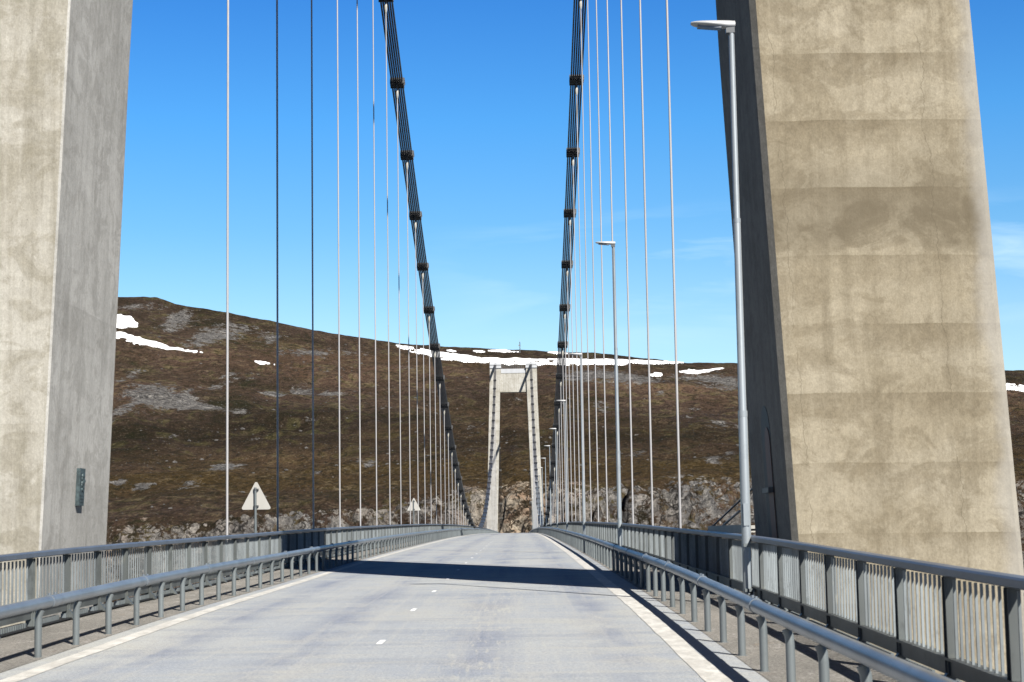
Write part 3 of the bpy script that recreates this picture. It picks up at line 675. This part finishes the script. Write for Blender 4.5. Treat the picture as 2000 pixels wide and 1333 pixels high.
# ------------------------------------------------------------------ main cables and hangers
YM = 288.5; ZM = 2.35
YTN = 32.6; YTF = 553.2
def cz(y):
    a = 7.98e-4 if y < YM else (55.1-ZM)/(YTF-YM)**2
    if y < YTN: return cz(YTN)-(YTN-y)*.42
    if y > YTF: return 55.1-(y-YTF)*.47
    return ZM+a*(y-YM)**2
def cx(s, y):
    c = (-5.60 if s < 0 else 5.33)
    if y > YM:
        e = (-5.56 if s < 0 else 5.60); c = c+(e-c)*min(1, (y-YM)/(YTF-YM))
    return c
HY = [42.8+8.94*k for k in range(56)]
ORD = ['first','second','third','fourth','fifth','sixth','seventh','eighth','ninth','tenth','eleventh','twelfth','thirteenth','fourteenth','fifteenth','sixteenth','seventeenth','eighteenth']
# shared clamp, hanger socket meshes
c = MB()
c.box(-.40,.40,-.34,.34,-.17,.17); 
for k in range(3): c.box(-.425,.425,-.26+.26*k-.05,-.26+.26*k+.05,-.2,.2)
for k in range(3): c.box(.43,.47,-.27+.26*k,-.23+.26*k,.02,.2)
c.hexa([(-.05,-.2,-.17),(.05,-.2,-.17),(.05,.2,-.17),(-.05,.2,-.17)],[(-.05,-.08,-.45),(.05,-.08,-.45),(.05,.08,-.45),(-.05,.08,-.45)])
clamp_me = c.mesh('cable_clamp', M['clamp'])
c = MB()
for sx in (-1, 1):
    for k in range(5):
        c.tube([(sx*.42,-.28+.14*k,-.1),(sx*.47,-.28+.14*k,-.1)], .022, 6); c.tube([(sx*.42,-.28+.14*k,.1),(sx*.47,-.28+.14*k,.1)], .022, 6)
bolt_me = c.mesh('clamp_bolts', M['bolt'])
c = MB(); c.tube([(0,0,.0),(0,0,-.12),(0,0,-.34),(0,0,-.55)], [.05,.085,.085,.04], 10)
sock_me = c.mesh('socket', M['socket'])
c = MB(); c.tube([(0,0,.45),(0,0,.25),(0,0,0)], [.038,.07,.07], 10); c.box(-.06,.06,-.11,.11,-.25,.02)
foot_me = c.mesh('foot_socket', M['socket'])
c = MB(); c.tube([(0,0,0),(0,0,1)], .029, 8, caps=False); rod_me = c.mesh('rope', M['hanger'])
for s in (-1, 1):
    side = 'left' if s < 0 else 'right'
    root = empty('main_cable', (cx(s, YTN), YTN, cz(YTN)))
    tag(root, 'dark bundled %s main suspension cable dipping to mid bridge and rising to the far tower' % side, 'cable', 'main suspension cables')
    off = Vector(root.location)
    ys = yrange(-30, YTN, 8)+yrange(YTN, YTF, 4)[1:]+yrange(YTF, 664, 6)[1:]
    for i in range(6):
        for j in range(2):
            b = MB(); pts = []
            for y in ys:
                spread = 1.0+ (min(1, max(0, (y-YTF)/30))*.9 if y > YTF else 0)
                pts.append((cx(s,y)+(i-2.5)*.128*spread-off.x, y-off.y, cz(y)+(j-.5)*.17*spread-off.z))
            b.tube(pts, .046, 8); b.build('strand', M['rope'], root)
    for y in HY:
        k = (cz(y+.5)-cz(y-.5)); ang = math.atan(k)
        o = bpy.data.objects.new('cable_clamp', clamp_me); COL.objects.link(o); o.parent = root; o.location = Vector((cx(s,y), y, cz(y)))-off; o.rotation_euler = (ang, 0, 0)
    for y in (575, 590, 605, 620, 632, 644, 655):
        b = MB(); b.box(-.75,.75,-.1,.1,-.22,-.14); b.box(-.75,.75,-.1,.1,.14,.22); b.box(-.75,.75,-.1,.1,-.02,.04)
        o = b.build('spreader', M['white_steel'], root); o.location = Vector((cx(s,y), y, cz(y)))-off
    for kk, y in enumerate(HY):
        z1 = cz(y)-.42; z0 = deck(y)-.15; x = cx(s, y)
        h = empty('hanger_cable', (x, y, z0))
        n_ = kk+1
        if kk < 18:
            ex = {0: 'pale', 1: 'shaded dark' if s < 0 else 'white', 2: 'shaded dark' if s < 0 else 'white'}.get(kk, 'white')
            lab = '%s vertical hanger, %s from the near tower on the %s side' % (ex, ORD[kk], side)
        elif kk >= 56-12: lab = 'short to long pale hangers close in front of the far tower, %s side' % side
        else: lab = 'thin hangers crowded together around the lowest part of the %s main cable' % side
        tag(h, lab, 'hanger', 'vertical hangers of the %s cable' % side + (' near the far tower' if kk >= 44 else ' at mid bridge' if kk >= 18 else ''))
        if z1-z0 < .8: z1 = z0+.8
        o = bpy.data.objects.new('rope', rod_me); COL.objects.link(o); o.parent = h; o.location = (0,0,.1); o.scale = (1,1,z1-z0-.1-.3)
        o = bpy.data.objects.new('socket', sock_me); COL.objects.link(o); o.parent = h; o.location = (0,0,z1-z0)
        o = bpy.data.objects.new('foot_socket', foot_me); COL.objects.link(o); o.parent = h
# ------------------------------------------------------------------ street lamps
def lamp(i, y, H, x):
    z = deck(y)
    root = empty('street_lamp', (x, y, z))
    lab = 'tall grey street lamp, %s from the camera along the right railing' % ORD[i] if i < 8 else 'tiny street lamps far along the right railing near the far tower'
    tag(root, lab, 'street lamp', 'street lamps along the right railing')
    b = MB(); a1, a2 = H*.325, H*.655
    b.tube([(0,0,.1),(0,0,a1-.03),(0,0,a1+.03),(0,0,a2-.03),(0,0,a2+.03),(0,0,H-.05)], [.078,.073,.062,.058,.050,.046], 16)
    b.build('pole', M['lamp_pole'], root)
    b = MB(); b.tube([(0,0,a1-.08),(0,0,a1+.02)], .076, 16); b.build('collar', M['lamp_pole'], root)
    b = MB(); b.tube([(0,0,a2-.05),(0,0,a2+.02)], .061, 16); b.build('collar', M['lamp_pole'], root)
    b = MB(); b.box(-.06,.10,-.1,.1,.22,.27); b.box(-.06,.10,-.1,.1,.92,.97); b.box(-.11,.11,-.11,.11,.06,.12); b.build('bracket', M['galv'], root)
    b = MB(); b.box(-.045,.045,-.088,-.06,1.25,1.6); b.build('hatch', M['lamp_pole'], root)
    # flat tapering luminaire head pointing over the road (-X)
    hd = MB(); secs = [(.06,.075,.10,.00),(-.05,.085,.11,.0),(-.2,.13,.105,.005),(-.36,.16,.09,.01),(-.5,.155,.07,.02),(-.6,.12,.05,.03),(-.655,.06,.03,.04)]
    rings = []
    for xx, wy, ht, dz in secs:
        rings.append([(xx, wy*math.cos(2*math.pi*k/14), H+dz-.03+ (ht*.75 if math.sin(2*math.pi*k/14) > 0 else ht*.45)*math.sin(2*math.pi*k/14)) for k in range(14)])
    vs = [v for r_ in rings for v in r_]; fs = [(q*14+k, q*14+(k+1)%14, q*14+14+(k+1)%14, q*14+14+k) for q in range(len(rings)-1) for k in range(14)]
    hd.add(vs, fs, True); hd.add(rings[0], [tuple(range(14))]); hd.add(rings[-1], [tuple(range(14))[::-1]])
    ho = hd.build('lamp_head', M['lamp_head'], root)
    b = MB(); b.hexa([(-.17,-.09,H-.09),(-.55,-.08,H-.06),(-.55,.08,H-.06),(-.17,.09,H-.09)],[(-.17,-.09,H-.05),(-.55,-.08,H-.03),(-.55,.08,H-.03),(-.17,.09,H-.05)]); b.build('lens', M['lens'], ho)
    b = MB(); b.box(-.09,.05,-.05,.05,H-.16,H-.03); b.tube([(-.05,0,H-.1),(0,0,H-.2)], .045, 8); b.build('tilt_joint', M['dark_steel'], ho)
HL = [9.37, 11.25, 10.5, 10.3, 10.1]
for i in range(15):
    lamp(i, 28.0+35.5*i, HL[min(i, 4)], 5.03)
# ------------------------------------------------------------------ warning signs seen from behind
def sign(x, y, zb, side, label, tilt=0.0):
    z = deck(y)
    root = empty('warning_sign', (x, y, z-.1)); tag(root, label, 'road sign', 'warning signs seen from behind')
    H = zb-(z-.1)
    b = MB(); b.tube([(0,0,0),(-.015,0,H+side*.8)], .033, 12); b.build('post', M['galv'], root)
    hgt = side*.866+.1; rc = .045
    b = MB(); cor = [(-side/2-.02, H), (side/2+.02, H), (0, H+hgt)]; out = []
    for i, (px, pz) in enumerate(cor):
        cx_, cz_ = 0, H+hgt/3; dl = math.hypot(px-cx_, pz-cz_); ccx = px+(cx_-px)*.09; ccz = pz+(cz_-pz)*.09
        a0 = [-150, -90, 30][i]; 
        for k in range(6):
            a = R([ -210+0, -90, 30][i]+ 120*k/5.); out.append((ccx+rc*math.cos(a), ccz+rc*math.sin(a)))
    n = len(out); yo = .06
    b.add([(p, yo, q) for p, q in out]+[(p, yo+.008, q) for p, q in out], [tuple(range(n)), tuple(range(n, 2*n))]+[(i, (i+1)%n, n+(i+1)%n, n+i) for i in range(n)])
    o = b.build('sign_plate', M['sign_back'], root); o.data.materials.append(M['sign_red']); o.data.polygons[1].material_index = 1
    for zz in (H+.07, H+side*.72):
        b = MB(); b.tube([(-.015,0,zz-.025),(-.015,0,zz+.025)], .042, 12); b.box(-.07,.07,.02,.058,zz-.025,zz+.025); b.tube([(.055,-.03,zz),(.055,.05,zz)], .014, 6)
        b.build('clip', M['dark_steel'], root)
sign(-5.80, 48.8, 2.47, .73, 'pale triangular warning sign seen from behind, the larger one left of the road')
sign(-5.80, 121.5, 3.36, .86, 'small distant triangular warning sign seen from behind, farther along left railing')
# ------------------------------------------------------------------ radio mast on the ridge
mx, my = 4.0, 1760.0; mz = float(hill_z(mx, my))
root = empty('radio_mast', (mx, my, mz-1)); tag(root, 'thin lattice radio mast on the ridge behind the far tower', 'mast')
b = MB()
for sx, sy in ((-1,-1),(1,-1),(0,1)): b.tube([(sx*.5, sy*.5, 0), (sx*.3, sy*.3, 12)], .13, 5)
for k in range(6): b.tube([(-.5,-.5,2*k),(.45,-.45,2*k+2)], .08, 4); b.tube([(.5,-.5,2*k),(-.45,-.45,2*k+2)], .08, 4)
b.build('lattice', M['galv'], root)
b = MB(); b.tube([(0,0,12),(0,0,15)], .12, 6); b.tube([(-.9,0,8),(-.9,0,9.2)], .5, 8); b.tube([(-1.2,0,8.5),(1.2,0,8.5)], .12, 5); b.build('antenna', M['white_steel'], root)
# ------------------------------------------------------------------ world, sun
az = R(26.6); el = R(38.0)
sun_dir = Vector((math.sin(az)*math.cos(el), -math.cos(az)*math.cos(el), math.sin(el)))
wd = bpy.data.worlds.new('World'); scene.world = wd; wd.use_nodes = True
nt = wd.node_tree; nt.nodes.clear()
out = nt.nodes.new('ShaderNodeOutputWorld'); bg = nt.nodes.new('ShaderNodeBackground'); sky = nt.nodes.new('ShaderNodeTexSky')
sky.sky_type = 'NISHITA'; sky.sun_disc = False; sky.sun_elevation = el; sky.sun_rotation = math.atan2(sun_dir.x, sun_dir.y)
sky.air_density = 1.0; sky.dust_density = .15; sky.ozone_density = 2.5; sky.altitude = 50
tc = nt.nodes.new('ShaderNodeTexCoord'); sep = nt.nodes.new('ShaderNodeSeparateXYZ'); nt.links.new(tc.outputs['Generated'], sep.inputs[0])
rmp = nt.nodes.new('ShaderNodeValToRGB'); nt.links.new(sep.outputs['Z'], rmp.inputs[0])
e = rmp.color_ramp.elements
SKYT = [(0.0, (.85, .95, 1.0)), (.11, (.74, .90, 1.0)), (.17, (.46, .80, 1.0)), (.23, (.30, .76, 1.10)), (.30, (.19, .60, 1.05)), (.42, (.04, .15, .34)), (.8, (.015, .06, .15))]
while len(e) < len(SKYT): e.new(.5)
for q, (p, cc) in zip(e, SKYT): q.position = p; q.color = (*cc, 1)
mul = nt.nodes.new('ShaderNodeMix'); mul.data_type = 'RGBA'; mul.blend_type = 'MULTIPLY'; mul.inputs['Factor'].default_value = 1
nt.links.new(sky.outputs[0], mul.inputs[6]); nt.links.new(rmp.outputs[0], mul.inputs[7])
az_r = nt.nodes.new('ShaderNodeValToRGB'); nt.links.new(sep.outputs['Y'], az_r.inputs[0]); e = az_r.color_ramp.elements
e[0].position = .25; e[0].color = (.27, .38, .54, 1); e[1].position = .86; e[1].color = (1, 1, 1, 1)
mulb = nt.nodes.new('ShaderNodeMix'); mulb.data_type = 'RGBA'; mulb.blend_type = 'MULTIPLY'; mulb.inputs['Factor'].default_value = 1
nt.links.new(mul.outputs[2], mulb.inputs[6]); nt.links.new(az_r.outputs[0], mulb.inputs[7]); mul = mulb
# faint wisps of high cloud
mp = nt.nodes.new('ShaderNodeMapping'); mp.inputs['Scale'].default_value = (7, 3, 42); mp.inputs['Rotation'].default_value = (0, R(4), 0); nt.links.new(tc.outputs['Generated'], mp.inputs['Vector'])
nz = nt.nodes.new('ShaderNodeTexNoise'); nz.inputs['Scale'].default_value = 1; nz.inputs['Detail'].default_value = 6; nz.inputs['Roughness'].default_value = .55; nz.inputs['Distortion'].default_value = .6
nt.links.new(mp.outputs[0], nz.inputs['Vector'])
r2 = nt.nodes.new('ShaderNodeValToRGB'); nt.links.new(nz.outputs[0], r2.inputs[0]); r2.color_ramp.elements[0].position = .47; r2.color_ramp.elements[1].position = .72
r3 = nt.nodes.new('ShaderNodeValToRGB'); nt.links.new(sep.outputs['Z'], r3.inputs[0])
e = r3.color_ramp.elements; e.new(.5); 
for q, (p, v) in zip(e, ((.10, 0.), (.145, 1.), (.185, 0.))): q.position = p; q.color = (v, v, v, 1)
mm = nt.nodes.new('ShaderNodeMath'); mm.operation = 'MULTIPLY'; nt.links.new(r2.outputs[0], mm.inputs[0]); nt.links.new(r3.outputs[0], mm.inputs[1])
r4 = nt.nodes.new('ShaderNodeMapRange'); r4.inputs['From Min'].default_value = -.06; r4.inputs['From Max'].default_value = .07; nt.links.new(sep.outputs['X'], r4.inputs['Value'])
mm3 = nt.nodes.new('ShaderNodeMath'); mm3.operation = 'MULTIPLY'; nt.links.new(mm.outputs[0], mm3.inputs[0]); nt.links.new(r4.outputs[0], mm3.inputs[1]); mm = mm3
mm2 = nt.nodes.new('ShaderNodeMath'); mm2.operation = 'MULTIPLY'; nt.links.new(mm.outputs[0], mm2.inputs[0]); mm2.inputs[1].default_value = .55
mc = nt.nodes.new('ShaderNodeMix'); mc.data_type = 'RGBA'; nt.links.new(mm2.outputs[0], mc.inputs['Factor']); nt.links.new(mul.outputs[2], mc.inputs[6]); mc.inputs[7].default_value = (7, 8.5, 9.5, 1)
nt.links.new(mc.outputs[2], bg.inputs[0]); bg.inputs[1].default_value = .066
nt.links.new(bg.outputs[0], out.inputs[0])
sl = bpy.data.lights.new('sun', 'SUN'); sl.energy = 5.0; sl.angle = R(.5); sl.color = (1.0, .955, .88)
so = bpy.data.objects.new('sun', sl); COL.objects.link(so); so.rotation_euler = sun_dir.to_track_quat('Z', 'Y').to_euler(); so.location = (40, -60, 80)
# ------------------------------------------------------------------ camera
f, yaw, pit, roll = 3448.7, 10.35, 375.5, .0158
th = math.atan(pit/f); ya = math.atan(yaw/f)
x1 = Vector((math.cos(ya), math.sin(ya), 0)); y1 = Vector((-math.sin(ya), math.cos(ya), 0)); zz = Vector((0,0,1))
fw = y1*math.cos(th)+zz*math.sin(th); u0 = -y1*math.sin(th)+zz*math.cos(th)
rt = math.cos(roll)*x1-math.sin(roll)*u0; up = math.sin(roll)*x1+math.cos(roll)*u0
cam = bpy.data.cameras.new('camera'); co = bpy.data.objects.new('camera', cam); COL.objects.link(co)
cam.sensor_width = 36; cam.lens = f/2000*36; cam.clip_start = .1; cam.clip_end = 8000
m4 = Matrix(((rt.x, up.x, -fw.x, 1.471), (rt.y, up.y, -fw.y, 0), (rt.z, up.z, -fw.z, 1.686), (0,0,0,1)))
co.matrix_world = m4
cam.dof.use_dof = True; cam.dof.focus_distance = 160; cam.dof.aperture_fstop = 5.6
scene.camera = co
vs_ = scene.view_settings; vs_.view_transform = 'Standard'; vs_.look = 'None'; vs_.exposure = 1.1; vs_.gamma = 1
scene.cycles.max_bounces = 6; scene.cycles.diffuse_bounces = 3
